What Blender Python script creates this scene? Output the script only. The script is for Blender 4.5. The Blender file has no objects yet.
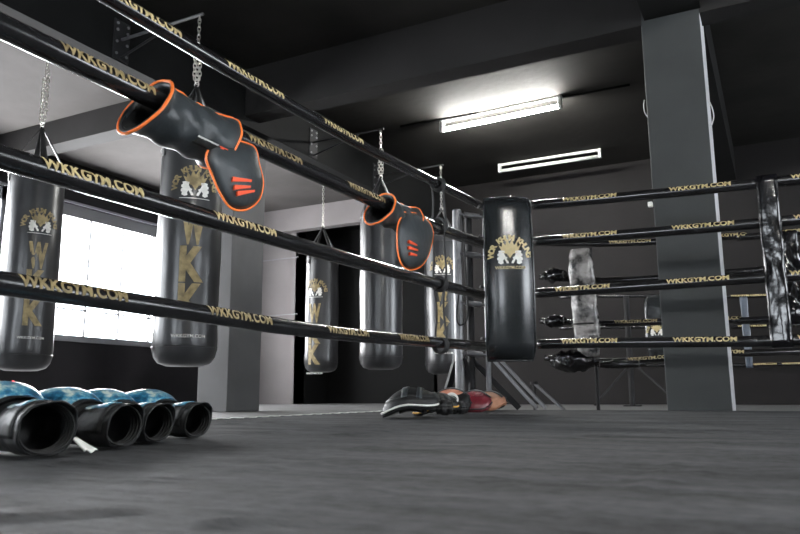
import bpy, bmesh, math, random
from mathutils import Vector, Matrix, noise
random.seed(7)
S = bpy.context.scene
COL = S.collection
PI = math.pi
def V(*a): return Vector(a)

# ------------------------------------------------------------------ camera
FPX, PITCH, ROLL, YAW, CH = 721.7, 0.1748, -0.0058, 0.4781, 0.105
FW = V(-math.sin(YAW)*math.cos(PITCH), math.cos(YAW)*math.cos(PITCH), math.sin(PITCH))
_r = V(math.cos(YAW), math.sin(YAW), 0); _u = _r.cross(FW)
RR = math.cos(ROLL)*_r + math.sin(ROLL)*_u
UU = -math.sin(ROLL)*_r + math.cos(ROLL)*_u
O = V(0, 0, CH)
def ray(px, py): return (FW*FPX + RR*(px-400) - UU*(py-267)).normalized()
def onx(px, py, X): d = ray(px, py); return O + d*((X-O.x)/d.x)
def ony(px, py, Y): d = ray(px, py); return O + d*((Y-O.y)/d.y)
def onz(px, py, Z): d = ray(px, py); return O + d*((Z-O.z)/d.z)
def dep(px, py, D): d = ray(px, py); return O + d*(D/d.dot(FW))
cd = bpy.data.cameras.new('camera'); cam = bpy.data.objects.new('camera', cd); COL.objects.link(cam)
cam.matrix_world = Matrix(((RR.x, UU.x, -FW.x, O.x), (RR.y, UU.y, -FW.y, O.y), (RR.z, UU.z, -FW.z, O.z), (0, 0, 0, 1)))
cd.sensor_width = 36; cd.lens = FPX*36/800; cd.clip_start = .02; cd.clip_end = 100
cd.dof.use_dof = True; cd.dof.focus_distance = 4.0; cd.dof.aperture_fstop = 9.0
S.camera = cam

# ------------------------------------------------------------------ materials
MATS = {}
def mat(name, color, rough=.6, metal=0, spec=.5, noise_amt=0, noise_scale=8, bump=0, bump_scale=60, emit=0, c2=None, coat=0, rvar=0, sheen=0, stretch=None):
    if name in MATS: return MATS[name]
    m = bpy.data.materials.new(name); m.use_nodes = True
    nt = m.node_tree; N = nt.nodes; L = nt.links
    b = N['Principled BSDF']
    b.inputs['Base Color'].default_value = (*color, 1); b.inputs['Roughness'].default_value = rough
    b.inputs['Metallic'].default_value = metal; b.inputs['Specular IOR Level'].default_value = spec
    b.inputs['Coat Weight'].default_value = coat; b.inputs['Coat Roughness'].default_value = .12
    if sheen: b.inputs['Sheen Weight'].default_value = sheen
    tc = N.new('ShaderNodeTexCoord'); src = tc.outputs['Object']
    if stretch:
        mp = N.new('ShaderNodeMapping'); mp.inputs['Scale'].default_value = stretch; L.new(src, mp.inputs['Vector']); src = mp.outputs['Vector']
    if noise_amt or c2 or rvar:
        nz = N.new('ShaderNodeTexNoise'); nz.inputs['Scale'].default_value = noise_scale; nz.inputs['Detail'].default_value = 5
        L.new(src, nz.inputs['Vector'])
        if noise_amt or c2:
            cr = N.new('ShaderNodeValToRGB')
            a = tuple(max(0, c*(1-noise_amt)) for c in color) if not c2 else color
            z = tuple(min(1, c*(1+noise_amt)) for c in color) if not c2 else c2
            cr.color_ramp.elements[0].color = (*a, 1); cr.color_ramp.elements[1].color = (*z, 1)
            cr.color_ramp.elements[0].position = .36; cr.color_ramp.elements[1].position = .64
            L.new(nz.outputs['Fac'], cr.inputs['Fac']); L.new(cr.outputs['Color'], b.inputs['Base Color'])
        if rvar:
            mr = N.new('ShaderNodeMapRange'); mr.inputs['From Min'].default_value = .3; mr.inputs['From Max'].default_value = .7
            mr.inputs['To Min'].default_value = max(.03, rough-rvar); mr.inputs['To Max'].default_value = min(1, rough+rvar)
            L.new(nz.outputs['Fac'], mr.inputs['Value']); L.new(mr.outputs['Result'], b.inputs['Roughness'])
    if bump:
        n2 = N.new('ShaderNodeTexNoise'); n2.inputs['Scale'].default_value = bump_scale; n2.inputs['Detail'].default_value = 4
        L.new(src, n2.inputs['Vector'])
        bp = N.new('ShaderNodeBump'); bp.inputs['Strength'].default_value = bump; bp.inputs['Distance'].default_value = .01
        L.new(n2.outputs['Fac'], bp.inputs['Height']); L.new(bp.outputs['Normal'], b.inputs['Normal'])
    if emit:
        b.inputs['Emission Color'].default_value = (*color, 1); b.inputs['Emission Strength'].default_value = emit
    MATS[name] = m
    return m
M_wall = mat('dark wall paint', (.0155, .0142, .0142), .7, noise_amt=.12, noise_scale=1.2, bump=.15, bump_scale=30, spec=.12)
M_wall_l = mat('dark violet grey wall paint', (.022, .0205, .0225), .7, noise_amt=.15, noise_scale=1.5, bump=.15, bump_scale=25, spec=.12)
M_pale = mat('pale plaster', (.20, .185, .185), .75, noise_amt=.1, noise_scale=1.1, bump=.15, bump_scale=14, spec=.12)
M_ceil = mat('black ceiling paint', (.021, .020, .0185), .8, noise_amt=.2, noise_scale=1.5, bump=.3, bump_scale=12, spec=.12)
M_ceilL = mat('ceiling with painted window glare', (.075, .070, .068), .85, noise_amt=.15, noise_scale=1.2, bump=.3, bump_scale=12, spec=.12)  # ceiling colour lightened on the window side to carry the window glare
M_beam = mat('charcoal beam paint', (.021, .020, .0198), .75, noise_amt=.15, noise_scale=1.5, bump=.2, bump_scale=14, spec=.12)
M_beamd = mat('black beam paint', (.008, .008, .008), .8, noise_amt=.2, noise_scale=2, spec=.12)
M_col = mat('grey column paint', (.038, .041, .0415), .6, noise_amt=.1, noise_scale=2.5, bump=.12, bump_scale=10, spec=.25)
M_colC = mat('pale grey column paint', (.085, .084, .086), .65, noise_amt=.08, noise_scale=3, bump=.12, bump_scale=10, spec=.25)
M_floor = mat('grey gym floor matting', (.10, .10, .10), .6, noise_amt=.15, noise_scale=2, bump=.2, bump_scale=40)
M_frame = mat('grey window frame', (.22, .22, .23), .5)
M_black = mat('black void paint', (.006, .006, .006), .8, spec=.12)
M_rope = mat('black vinyl rope sleeve', (.012, .012, .013), .2, spec=.6, rvar=.07, noise_scale=14, bump=.07, bump_scale=16)
M_gold = mat('gold print', (.50, .40, .20), .45, noise_amt=.1, noise_scale=30)
M_goldd = mat('worn gold print', (.28, .215, .10), .55, noise_amt=.35, noise_scale=25)
M_white = mat('white print', (.75, .74, .70), .5, noise_amt=.08, noise_scale=40)
M_bag = mat('black worn leather', (.020, .0205, .0225), .30, spec=.6, rvar=.02, noise_scale=6, noise_amt=.15, bump=.10, bump_scale=14)
M_strap = mat('black webbing', (.012, .012, .013), .6, bump=.3, bump_scale=120)
M_steel = mat('bright steel chain', (.62, .60, .56), .28, metal=1)
M_dsteel = mat('dark painted steel', (.014, .014, .015), .6, spec=.25, noise_amt=.2, noise_scale=10)
M_post = mat('grey steel tube', (.15, .15, .155), .4, metal=.6, noise_amt=.15, noise_scale=12)
M_pad = mat('black glossy pad leather', (.013, .015, .0165), .23, spec=.6, rvar=.03, noise_scale=3, bump=.05, bump_scale=9)
M_padb = mat('black pad bottom leather', (.014, .014, .015), .42, bump=.2, bump_scale=20)
M_plastic = mat('shiny black plastic film', (.005, .005, .006), .16, spec=.5, bump=.55, bump_scale=6)
M_plasticw = mat('crumpled silver grey film', (.42, .40, .39), .25, spec=.7, bump=1.0, bump_scale=22, c2=(.02, .02, .02), noise_scale=13)
M_grd = mat('charcoal leather', (.032, .038, .042), .42, rvar=.06, noise_scale=8, noise_amt=.15, bump=.25, bump_scale=22)
M_lin = mat('black lining', (.008, .008, .008), .75, bump=.3, bump_scale=60)
M_orange = mat('orange piping', (.92, .20, .035), .42)
M_red = mat('red orange print', (.85, .09, .025), .5)
M_glv = mat('matte black glove leather', (.012, .0125, .013), .5, spec=.35, bump=.3, bump_scale=35, noise_amt=.2, noise_scale=14)
def camo():
    m = bpy.data.materials.new('mottled blue and white leather'); m.use_nodes = True
    N = m.node_tree.nodes; L = m.node_tree.links; b = N['Principled BSDF']; b.inputs['Roughness'].default_value = .33
    tc = N.new('ShaderNodeTexCoord'); nz = N.new('ShaderNodeTexNoise'); nz.inputs['Scale'].default_value = 26; nz.inputs['Detail'].default_value = 7; nz.inputs['Roughness'].default_value = .72
    L.new(tc.outputs['Object'], nz.inputs['Vector'])
    cr = N.new('ShaderNodeValToRGB'); e = cr.color_ramp.elements
    e[0].position = .36; e[0].color = (.004, .022, .04, 1); e[1].position = .60; e[1].color = (.50, .55, .48, 1)
    x = e.new(.45); x.color = (.012, .10, .20, 1); x = e.new(.53); x.color = (.05, .22, .32, 1)
    L.new(nz.outputs['Fac'], cr.inputs['Fac']); L.new(cr.outputs['Color'], b.inputs['Base Color']); return m
M_camo = camo()
M_tan = mat('salmon tan leather', (.50, .20, .12), .5, noise_amt=.15, noise_scale=12, bump=.2, bump_scale=30)
M_tan2 = mat('brown tan leather', (.36, .17, .10), .55, noise_amt=.2, noise_scale=10, bump=.2, bump_scale=30)
M_maroon = mat('maroon leather', (.13, .012, .02), .4, noise_amt=.2, noise_scale=14)
M_yel = mat('yellow print', (.8, .42, .05), .5)
M_cream = mat('white edging', (.6, .6, .57), .5)
M_tube = mat('lit tube', (1, .99, .95), emit=440)
M_tubeoff = mat('unlit white tube', (.75, .75, .73), .3)
M_fix = mat('white fixture enamel', (.7, .7, .68), .4)
M_cable = mat('white cable', (.6, .6, .6), .5)
M_redled = mat('small red lamp', (1, .12, .12), emit=2.0)
def canvasmat():
    m = bpy.data.materials.new('dusty black canvas'); m.use_nodes = True
    N = m.node_tree.nodes; L = m.node_tree.links; b = N['Principled BSDF']; b.inputs['Roughness'].default_value = .8; b.inputs['Specular IOR Level'].default_value = .14
    tc = N.new('ShaderNodeTexCoord')
    def nz(sc, d, vec=None, r=.6):
        n = N.new('ShaderNodeTexNoise'); n.inputs['Scale'].default_value = sc; n.inputs['Detail'].default_value = d; n.inputs['Roughness'].default_value = r
        L.new(vec or tc.outputs['Object'], n.inputs['Vector']); return n
    mp = N.new('ShaderNodeMapping'); mp.inputs['Rotation'].default_value = (0, 0, -.6); mp.inputs['Scale'].default_value = (.7, 2.5, 1); L.new(tc.outputs['Object'], mp.inputs['Vector'])
    a = nz(3.0, 6, mp.outputs['Vector'], .65); f = nz(38, 6)
    mx = N.new('ShaderNodeMath'); mx.operation = 'ADD'; ml = N.new('ShaderNodeMath'); ml.operation = 'MULTIPLY'; ml.inputs[1].default_value = .5
    L.new(f.outputs['Fac'], ml.inputs[0]); L.new(a.outputs['Fac'], mx.inputs[0]); L.new(ml.outputs[0], mx.inputs[1])
    cr = N.new('ShaderNodeValToRGB'); e = cr.color_ramp.elements
    e[0].position = .52; e[0].color = (.016, .0165, .0175, 1); e[1].position = .98; e[1].color = (.088, .090, .095, 1)
    L.new(mx.outputs[0], cr.inputs['Fac']); L.new(cr.outputs['Color'], b.inputs['Base Color'])
    bp = N.new('ShaderNodeBump'); bp.inputs['Strength'].default_value = .35; bp.inputs['Distance'].default_value = .004
    g = nz(260, 3); L.new(g.outputs['Fac'], bp.inputs['Height'])
    bp2 = N.new('ShaderNodeBump'); bp2.inputs['Strength'].default_value = .9; bp2.inputs['Distance'].default_value = .03
    L.new(a.outputs['Fac'], bp2.inputs['Height']); L.new(bp.outputs['Normal'], bp2.inputs['Normal']); L.new(bp2.outputs['Normal'], b.inputs['Normal'])
    return m
M_canvas = canvasmat()
def glassmat():
    m = bpy.data.materials.new('window glass'); m.use_nodes = True
    N = m.node_tree.nodes; L = m.node_tree.links; N.remove(N['Principled BSDF'])
    t = N.new('ShaderNodeBsdfTransparent'); g = N.new('ShaderNodeBsdfGlossy'); g.inputs['Roughness'].default_value = .02
    mx = N.new('ShaderNodeMixShader'); mx.inputs[0].default_value = .06
    L.new(t.outputs[0], mx.inputs[1]); L.new(g.outputs[0], mx.inputs[2]); L.new(mx.outputs[0], N['Material Output'].inputs['Surface']); return m
M_glass = glassmat()

# ------------------------------------------------------------------ helpers
def obj(name, bm, m, parent=None, smooth=False, world=True, kind=None):
    me = bpy.data.meshes.new(name); bmesh.ops.recalc_face_normals(bm, faces=bm.faces[:]); bm.to_mesh(me); bm.free()
    if smooth:
        for p in me.polygons: p.use_smooth = True
    for x in (m if isinstance(m, (list, tuple)) else [m]): me.materials.append(x)
    o = bpy.data.objects.new(name, me); COL.objects.link(o)
    if parent is not None:
        o.parent = parent
        if world: o.matrix_parent_inverse = parent.matrix_basis.inverted()
    if kind: o['kind'] = kind
    return o
def thing(name, label, cat, loc=(0, 0, 0), rotz=0, group=None):
    o = bpy.data.objects.new(name, None); COL.objects.link(o); o.location = loc; o.rotation_euler = (0, 0, rotz); o.empty_display_size = .1
    o.matrix_basis = Matrix.Translation(loc) @ Matrix.Rotation(rotz, 4, 'Z')
    o['label'] = label; o['category'] = cat
    if group: o['group'] = group
    return o
def tag(o, label, cat, group=None):
    o['label'] = label; o['category'] = cat
    if group: o['group'] = group
    return o
def B(): return bmesh.new()
def box(bm, x0, x1, y0, y1, z0, z1, bev=0, M=None):
    vs = [bm.verts.new((x, y, z)) for x in (x0, x1) for y in (y0, y1) for z in (z0, z1)]
    fs = [bm.faces.new([vs[i] for i in q]) for q in ((0, 1, 3, 2), (4, 6, 7, 5), (0, 4, 5, 1), (2, 3, 7, 6), (0, 2, 6, 4), (1, 5, 7, 3))]
    if bev:
        es = list({e for f in fs for e in f.edges})
        r = bmesh.ops.bevel(bm, geom=es, offset=bev, segments=2, affect='EDGES', profile=.5)
        vs = list({v for f in r['faces'] for v in f.verts} | {v for v in vs if v.is_valid})
    if M:
        for v in vs: v.co = M @ v.co
    return bm
def struct(name, *boxes, m=None, bev=0):
    bm = B()
    for b in boxes: box(bm, *b, bev=bev)
    return obj(name, bm, m, kind='structure')
def catmull(pts, n=8):
    P = [Vector(p) for p in pts]; P = [P[0]*2-P[1]] + P + [P[-1]*2-P[-2]]; out = []
    for i in range(1, len(P)-2):
        a, b, c, d = P[i-1:i+3]
        for k in range(n):
            t = k/n; out.append(.5*((2*b)+(c-a)*t+(2*a-5*b+4*c-d)*t*t+(3*b-a-3*c+d)*t**3))
    out.append(P[-2]); return out
def tube(bm, pts, r, seg=12, cap=True, closed=False, flat=1):
    P = [Vector(p) for p in pts]; n = len(P); R = r if isinstance(r, (list, tuple)) else [r]*n
    T = []
    for i in range(n):
        a = P[(i-1) % n] if closed else P[max(0, i-1)]; c = P[(i+1) % n] if closed else P[min(n-1, i+1)]
        t = c-a; T.append(t.normalized() if t.length > 1e-9 else V(0, 0, 1))
    up = V(0, 0, 1) if abs(T[0].z) < .9 else V(1, 0, 0)
    nx = (up - T[0]*up.dot(T[0])).normalized(); rings = []
    for i in range(n):
        nx = (nx - T[i]*nx.dot(T[i])).normalized(); ny = T[i].cross(nx)
        rings.append([bm.verts.new(P[i] + (nx*math.cos(2*PI*k/seg)*flat + ny*math.sin(2*PI*k/seg))*R[i]) for k in range(seg)])
    for i in range(n if closed else n-1):
        a, b = rings[i], rings[(i+1) % n]
        for k in range(seg): bm.faces.new((a[k], a[(k+1) % seg], b[(k+1) % seg], b[k]))
    if cap and not closed: bm.faces.new(rings[0][::-1]); bm.faces.new(rings[-1])
    return bm
def lathe(bm, prof, c=(0, 0, 0), seg=32, M=None):
    rings = []
    for r, z in prof:
        if r < 1e-6: rings.append([bm.verts.new((c[0], c[1], c[2]+z))])
        else: rings.append([bm.verts.new((c[0]+r*math.cos(2*PI*k/seg), c[1]+r*math.sin(2*PI*k/seg), c[2]+z)) for k in range(seg)])
    for a, b in zip(rings, rings[1:]):
        for k in range(seg):
            q = [a[k % len(a)], a[(k+1) % len(a)], b[(k+1) % len(b)], b[k % len(b)]]
            q = [v for i, v in enumerate(q) if v not in q[:i]]
            if len(q) > 2: bm.faces.new(q)
    if M:
        for ring in rings:
            for v in ring: v.co = M @ v.co
    return bm
def sheet(bm, f, nu, nv, thick=0, closeu=False):
    """grid surface from f(u,v)->Vector, optional thickness along the surface normal"""
    g = [[f(i/nu, j/nv) for j in range(nv+1)] for i in range(nu+1)]
    def nrm(i, j):
        a = g[min(nu, i+1)][j]-g[max(0, i-1)][j]; b = g[i][min(nv, j+1)]-g[i][max(0, j-1)]
        if closeu and i in (0, nu): a = g[1][j]-g[nu-1][j]
        n = a.cross(b); return n.normalized() if n.length > 1e-12 else V(0, 0, 1)
    A = [[bm.verts.new(g[i][j]) for j in range(nv+1)] for i in range(nu+1)]
    for i in range(nu):
        for j in range(nv): bm.faces.new((A[i][j], A[i+1][j], A[i+1][j+1], A[i][j+1]))
    if thick:
        C = [[bm.verts.new(g[i][j]-nrm(i, j)*thick) for j in range(nv+1)] for i in range(nu+1)]
        for i in range(nu):
            for j in range(nv): bm.faces.new((C[i][j], C[i][j+1], C[i+1][j+1], C[i+1][j]))
        for i in range(nu):
            bm.faces.new((A[i][0], C[i][0], C[i+1][0], A[i+1][0])); bm.faces.new((A[i][nv], A[i+1][nv], C[i+1][nv], C[i][nv]))
        if not closeu:
            for j in range(nv):
                bm.faces.new((A[0][j], A[0][j+1], C[0][j+1], C[0][j])); bm.faces.new((A[nu][j], C[nu][j], C[nu][j+1], A[nu][j+1]))
    return bm
# flat lettering and marks, cut into strips and bent onto a surface
_tc = {}
def text2d(s, size, bold=.0, align='CENTER', xs=1.0):
    cu = bpy.data.curves.new('lettering', 'FONT'); cu.body = s; cu.size = size; cu.align_x = align; cu.align_y = 'CENTER'; cu.offset = bold*size; cu.resolution_u = 3
    o = bpy.data.objects.new('lettering', cu); COL.objects.link(o)
    dg = bpy.context.evaluated_depsgraph_get(); dg.update()
    me = bpy.data.meshes.new_from_object(o.evaluated_get(dg)); bpy.data.objects.remove(o); bpy.data.curves.remove(cu)
    bm = B(); bm.from_mesh(me); bpy.data.meshes.remove(me)
    for v in bm.verts: v.co.x *= xs
    return bm
def poly2d(bm, pts):
    f = bm.faces.new([bm.verts.new((x, y, 0)) for x, y in pts]); bmesh.ops.triangulate(bm, faces=[f]); return bm
def slice2d(bm, step, axis='y'):
    n = V(0, 1, 0) if axis == 'y' else V(1, 0, 0)
    if not bm.verts: return
    c = [v.co.dot(n) for v in bm.verts]; k = math.floor(min(c)/step)+1
    while k*step < max(c):
        bmesh.ops.bisect_plane(bm, geom=bm.verts[:]+bm.edges[:]+bm.faces[:], plane_co=n*(k*step), plane_no=n); k += 1
def wrap(name, bm, f, m, parent, sx=0, sy=0, tf=None):
    if tf:
        for v in bm.verts: v.co = tf @ v.co
    bmesh.ops.remove_doubles(bm, verts=bm.verts[:], dist=1e-6)
    if sy: slice2d(bm, sy, 'y')
    if sx: slice2d(bm, sx, 'x')
    for v in bm.verts: v.co = f(v.co.x, v.co.y)
    return obj(name, bm, m, parent)
def merge(dst, src, tf=None):
    me = bpy.data.meshes.new('t'); src.to_mesh(me); src.free()
    if tf: me.transform(tf)
    dst.from_mesh(me); bpy.data.meshes.remove(me); return dst
def T2(x, y, rot=0, s=1): return Matrix.Translation((x, y, 0)) @ Matrix.Rotation(rot, 4, 'Z') @ Matrix.Scale(s, 4)

def head2d(bm, s, sx=1):
    """blocky white half of the twin-letter mark, notched like a letter K seen from its back"""
    P = [(.06, .0), (.10, .16), (.22, .30), (.16, .44), (.30, .52), (.40, .72), (.36, .95), (.62, 1.0), (.84, .97), (.80, .80), (.92, .72), (.90, .58), (.80, .52), (.93, .44), (.94, .28), (.84, .22), (.88, .04), (.66, -.08), (.46, .0), (.50, .2), (.40, .34), (.28, .12), (.22, -.02)]
    poly2d(bm, [((x*s)*sx, (y-.5)*s) for x, y in (P if sx > 0 else P[::-1])])
def emblem(surf, parent, s, m_gold, m_white, arch='WOR KHUM KHUNG', line=True, url=False):
    """arched lettering over a gold crown over a white twin mark; s = width of the mark"""
    bm = B(); R = s*.74; n = len(arch)
    for i, ch in enumerate(arch):
        if ch == ' ': continue
        a = PI*(.97 - .94*i/(n-1)); t = text2d(ch, s*.30, .055)
        merge(bm, t, T2(R*math.cos(a), R*math.sin(a)-s*.1, a-PI/2))
    wrap('arched_lettering', bm, surf, m_gold, parent, s*.06)
    bm = B()
    crown = [(-.30, .06), (-.44, .36), (-.31, .29), (-.29, .50), (-.17, .34), (-.10, .60), (0, .40), (.10, .60), (.17, .34), (.29, .50), (.31, .29), (.44, .36), (.30, .06), (.12, .0), (0, -.18), (-.12, 0)]
    poly2d(bm, [(x*s, y*s) for x, y in crown]); wrap('crown_mark', bm, surf, m_gold, parent, s*.06)
    bm = B(); t = B(); head2d(t, s*.52); merge(bm, t, T2(s*.02, -s*.12)); t = B(); head2d(t, s*.52, -1); merge(bm, t, T2(-s*.02, -s*.12))
    wrap('white_mark', bm, surf, m_white, parent, s*.06)
    if line: bm = B(); poly2d(bm, [(-s*.55, -s*.50), (s*.55, -s*.50), (s*.55, -s*.475), (-s*.55, -s*.475)]); wrap('underline', bm, surf, m_white, parent, s*.06)
    if url: wrap('web_address', text2d('WKKGYM.COM', s*.17, .02), surf, m_gold, parent, s*.06, tf=T2(0, -s*.56))

# ------------------------------------------------------------------ room
XL, XR, YF, YB, H, ZF = -7.6, 5.0, -6.0, 9.1, 2.98, -.03
struct('floor', (XL-.3, XR+.3, YF-.3, YB+1.2, ZF-.1, ZF), m=M_floor)
struct('ceiling', (-4.2, XR+.3, YF-.3, YB+1.2, H, H+.15), m=M_ceil)
struct('ceiling_left', (XL-.3, -4.2, YF-.3, YB+1.2, H, H+.15), m=M_ceilL)
WZ0, WZ1 = .79, 2.46
WINS = [(5.66, 7.75), (3.05, 5.0), (.4, 2.4), (-2.3, -.3)]
def wall_with(name, axis, c, t, a0, a1, wins, m):
    bm = B()
    def bb(p, q, z0, z1):
        if q-p < 1e-4: return
        box(bm, *((c, c+t, p, q) if axis == 'x' else (p, q, c, c+t)), z0, z1)
    cur = a0
    for w0, w1 in sorted(wins):
        bb(cur, w0, ZF-.1, H); bb(w0, w1, ZF-.1, WZ0); bb(w0, w1, WZ1, H); cur = w1
    bb(cur, a1, ZF-.1, H); return obj(name, bm, m, kind='structure')
wall_with('wall_left', 'x', XL-.25, .25, YF, YB, WINS, M_wall_l)
RW = [(5.2, 8.4), (.2, 3.2)]
wall_with('wall_right', 'x', XR, .25, YF, YB, RW, M_wall)
FWN = [(-3.6, -1.4), (.2, 2.6)]  # unseen windows, added as fill from behind the camera
wall_with('wall_front', 'y', YF-.25, .25, XL, XR, FWN, M_wall)
struct('wall_back', (-6.5, XR, YB, YB+.2, 2.79, H), (-4.2, XR, YB, YB+.2, ZF-.1, 2.79), m=M_wall)
struct('wall_back_left', (XL-.25, -6.5, YB, YB+.2, ZF-.1, H), m=M_pale)
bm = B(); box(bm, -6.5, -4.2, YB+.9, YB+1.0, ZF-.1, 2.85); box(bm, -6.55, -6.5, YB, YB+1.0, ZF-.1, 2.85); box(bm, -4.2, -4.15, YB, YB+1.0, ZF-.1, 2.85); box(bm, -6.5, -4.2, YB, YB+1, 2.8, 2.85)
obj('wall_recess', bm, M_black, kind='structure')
struct('trim_1', (XL, -6.5, YB-.012, YB, 2.218, 2.232), (XL, -6.5, YB-.012, YB, 1.33, 1.342), m=M_frame)
bm = B()
box(bm, XL, -4.35, YB-.16, YB, 2.62, H)
obj('beam_back_left', bm, M_pale, kind='structure')
def window(n, axis, c, a0, a1, out):
    w = bpy.data.objects.new('window_%d' % n, None); COL.objects.link(w); w['kind'] = 'structure'
    def bx(bm, p, q, z0, z1, d0, d1):
        box(bm, *((c+d0, c+d1, p, q) if axis == 'x' else (p, q, c+d0, c+d1)), z0, z1)
    s = out; f = B(); k = .05; d = sorted((s*.04, s*.10))
    bx(f, a0, a1, WZ0, WZ0+k, *d); bx(f, a0, a1, WZ1-k-.1, WZ1, *d); bx(f, a0, a0+k, WZ0, WZ1, *d); bx(f, a1-k, a1, WZ0, WZ1, *d)
    nm = max(3, round((a1-a0)/.5)); dd = sorted((s*.055, s*.085))
    for i in range(1, nm): y = a0+(a1-a0)*i/nm; bx(f, y-.012, y+.012, WZ0, WZ1, *dd)
    bx(f, a0, a1, WZ0+.36, WZ0+.38, *dd)
    obj('window_frame', f, M_frame, w, kind='structure')
    g = B(); bx(g, a0+.02, a1-.02, WZ0+.02, WZ1-.02, *sorted((s*.068, s*.072))); obj('pane', g, M_glass, w, kind='structure')
    g = B(); bx(g, a0-.03, a1+.03, WZ0-.03, WZ0, *sorted((-s*.03, s*.04))); bx(g, a0-.03, a1+.03, WZ1, WZ1+.03, *sorted((-s*.02, 0)))
    bx(g, a0-.03, a0, WZ0, WZ1, *sorted((-s*.02, 0))); bx(g, a1, a1+.03, WZ0, WZ1, *sorted((-s*.02, 0)))
    obj('window_sill', g, M_frame, w, kind='structure')
k = 1
for a in WINS: window(k, 'x', XL, *a, -1); k += 1
for a in RW: window(k, 'x', XR, *a, 1); k += 1
for a in FWN: window(k, 'y', YF, *a, -1); k += 1
# columns and beams
CY = 4.75
bm = B(); box(bm, -.623, -.258, CY, CY+.36, ZF, H, bev=.006); cr_ = obj('column_right', bm, [M_col, mat('painted side light', (.36, .36, .37), .6, noise_amt=.1, noise_scale=3)], kind='structure')  # side light painted into the column's right face as paler grey
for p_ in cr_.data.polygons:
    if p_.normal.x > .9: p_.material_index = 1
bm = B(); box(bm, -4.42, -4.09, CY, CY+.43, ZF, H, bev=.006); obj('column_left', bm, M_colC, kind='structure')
struct('beam_cross', (-4.0, -.62, CY, CY+.2, 2.54, H), (-.26, XR, CY, CY+.2, 2.54, H), m=M_beam)
struct('beam_lengthwise_left', (-4.4, -4.0, YF, CY, 2.46, H), (-4.08, -4.0, CY, YB, 2.46, H), (-4.4, -4.08, CY+.43, YB, 2.46, H), m=M_beamd)
struct('beam_lengthwise_right', (-.6, -.25, YF, CY, 2.57, H), (-.6, -.25, CY+.36, YB, 2.57, H), m=M_beamd)
struct('beam_window_side', (XL, -4.42, CY, CY+.22, 2.71, H), m=M_beam)

# ------------------------------------------------------------------ ring canvas
bm = B(); X0, X1, Y0, Y1 = -2.25, 4.4, -4.4, CY-.03
xs = []; x = X0
def fine(a, b, c, d, n1, n2):
    return
def lines(lo, hi, f0, f1, stepf, stepc):
    out = [lo]
    while out[-1] < hi-1e-6:
        c = out[-1]; s = stepf if f0 <= c < f1 else stepc
        out.append(min(hi, c+s))
    return out
gx = lines(X0, X1, -2.25, .9, .02, .15); gy = lines(Y0, Y1, .35, 4.8, .02, .15)
CR = []
def crease(pa, pb, h, w, bend=.0): CR.append((Vector((pa[0], pa[1])), Vector((pb[0], pb[1])), h, w, bend))
def G(px, py): p = onz(px, py, 0); return (p.x, p.y)
crease(G(-60, 522), G(150, 512),   .005, .010, .02); crease(G(185, 526), G(275, 522), .005, .012, .01)
crease(G(-20, 516), G(60, 508), .004, .02, -.01)
crease(G(120, 446), G(370, 425), .004, .035, .03); crease(G(330, 436), G(440, 428), .006, .04, .02); crease(G(240, 462), G(420, 440), .003, .03, -.02)
crease(G(380, 424), G(640, 418), .004, .06, .04); crease(G(150, 480), G(330, 462), .003, .025, .02); crease(G(0, 468), G(110, 461), .004, .02, 0)
crease(G(420, 452), G(640, 432), .0025, .03, .02); crease(G(300, 500), G(520, 474), .0025, .02, .03); crease(G(590, 520), G(715, 415), .0022, .012, -.02)
crease(G(520, 515), G(720, 470), .002, .02, .02); crease(G(210, 425), G(330, 420), .004, .03, .0)
def hz(x, y):
    p = Vector((x, y)); z = 0
    for a, b, h, w, bd in CR:
        d = b-a; L = d.length; t = (p-a).dot(d)/(L*L)
        if -.2 < t < 1.2:
            n = (p-a).dot(Vector((-d.y, d.x)))/L - bd*math.sin(PI*max(0, min(1, t)))*L - .012*noise.noise(V(x*3, y*3, 2))
            e = max(0, min(1, (t+.2)/.4))*max(0, min(1, (1.2-t)/.4)); e = e*e*(3-2*e)
            z += 1.1*h*e*math.exp(-(n/w)**2)
    z += .0016*noise.noise(V(x*2.2, y*5, 0)) + .0009*noise.noise(V(x*9, y*9, 3))
    ed = min(x-X0, X1-x, y-Y0, Y1-y); f = max(0, min(1, ed/.15))
    return z*f
vv = [[bm.verts.new((x, y, hz(x, y))) for y in gy] for x in gx]
for i in range(len(gx)-1):
    for j in range(len(gy)-1): bm.faces.new((vv[i][j], vv[i+1][j], vv[i+1][j+1], vv[i][j+1]))
def skirt(seq):
    lo = [bm.verts.new((v.co.x, v.co.y, ZF)) for v in seq]
    for a, b, c, d in zip(seq, seq[1:], lo[1:], lo): bm.faces.new((a, b, c, d))
skirt([r[0] for r in vv]); skirt([r[-1] for r in vv]); skirt(vv[0]); skirt(vv[-1])
canvas = thing('ring_canvas', 'creased dusty black canvas floor inside the boxing ring ropes', 'ring canvas')
bpy.context.view_layer.update()
obj('canvas_cover', bm, M_canvas, canvas, smooth=True)
bm = B(); lathe(bm, [(.006, 0), (.012, 0), (.012, .0015), (.006, .002)], (0, 0, 0), 8)
ey0 = obj('eyelet', bm, M_dsteel, canvas, world=False)
for i in range(90):
    e_ = ey0 if i == 0 else ey0.copy()
    if i: COL.objects.link(e_)
    e_.location = (X0+.035, .6+i*.046, .0015)
bm = B(); tube(bm, catmull([(X0+.035+(.02 if i % 2 else -.02), .6+i*.046, .004) for i in range(90)], 2), .0025, 5)
obj('lacing_cord', bm, M_cream, canvas)

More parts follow.
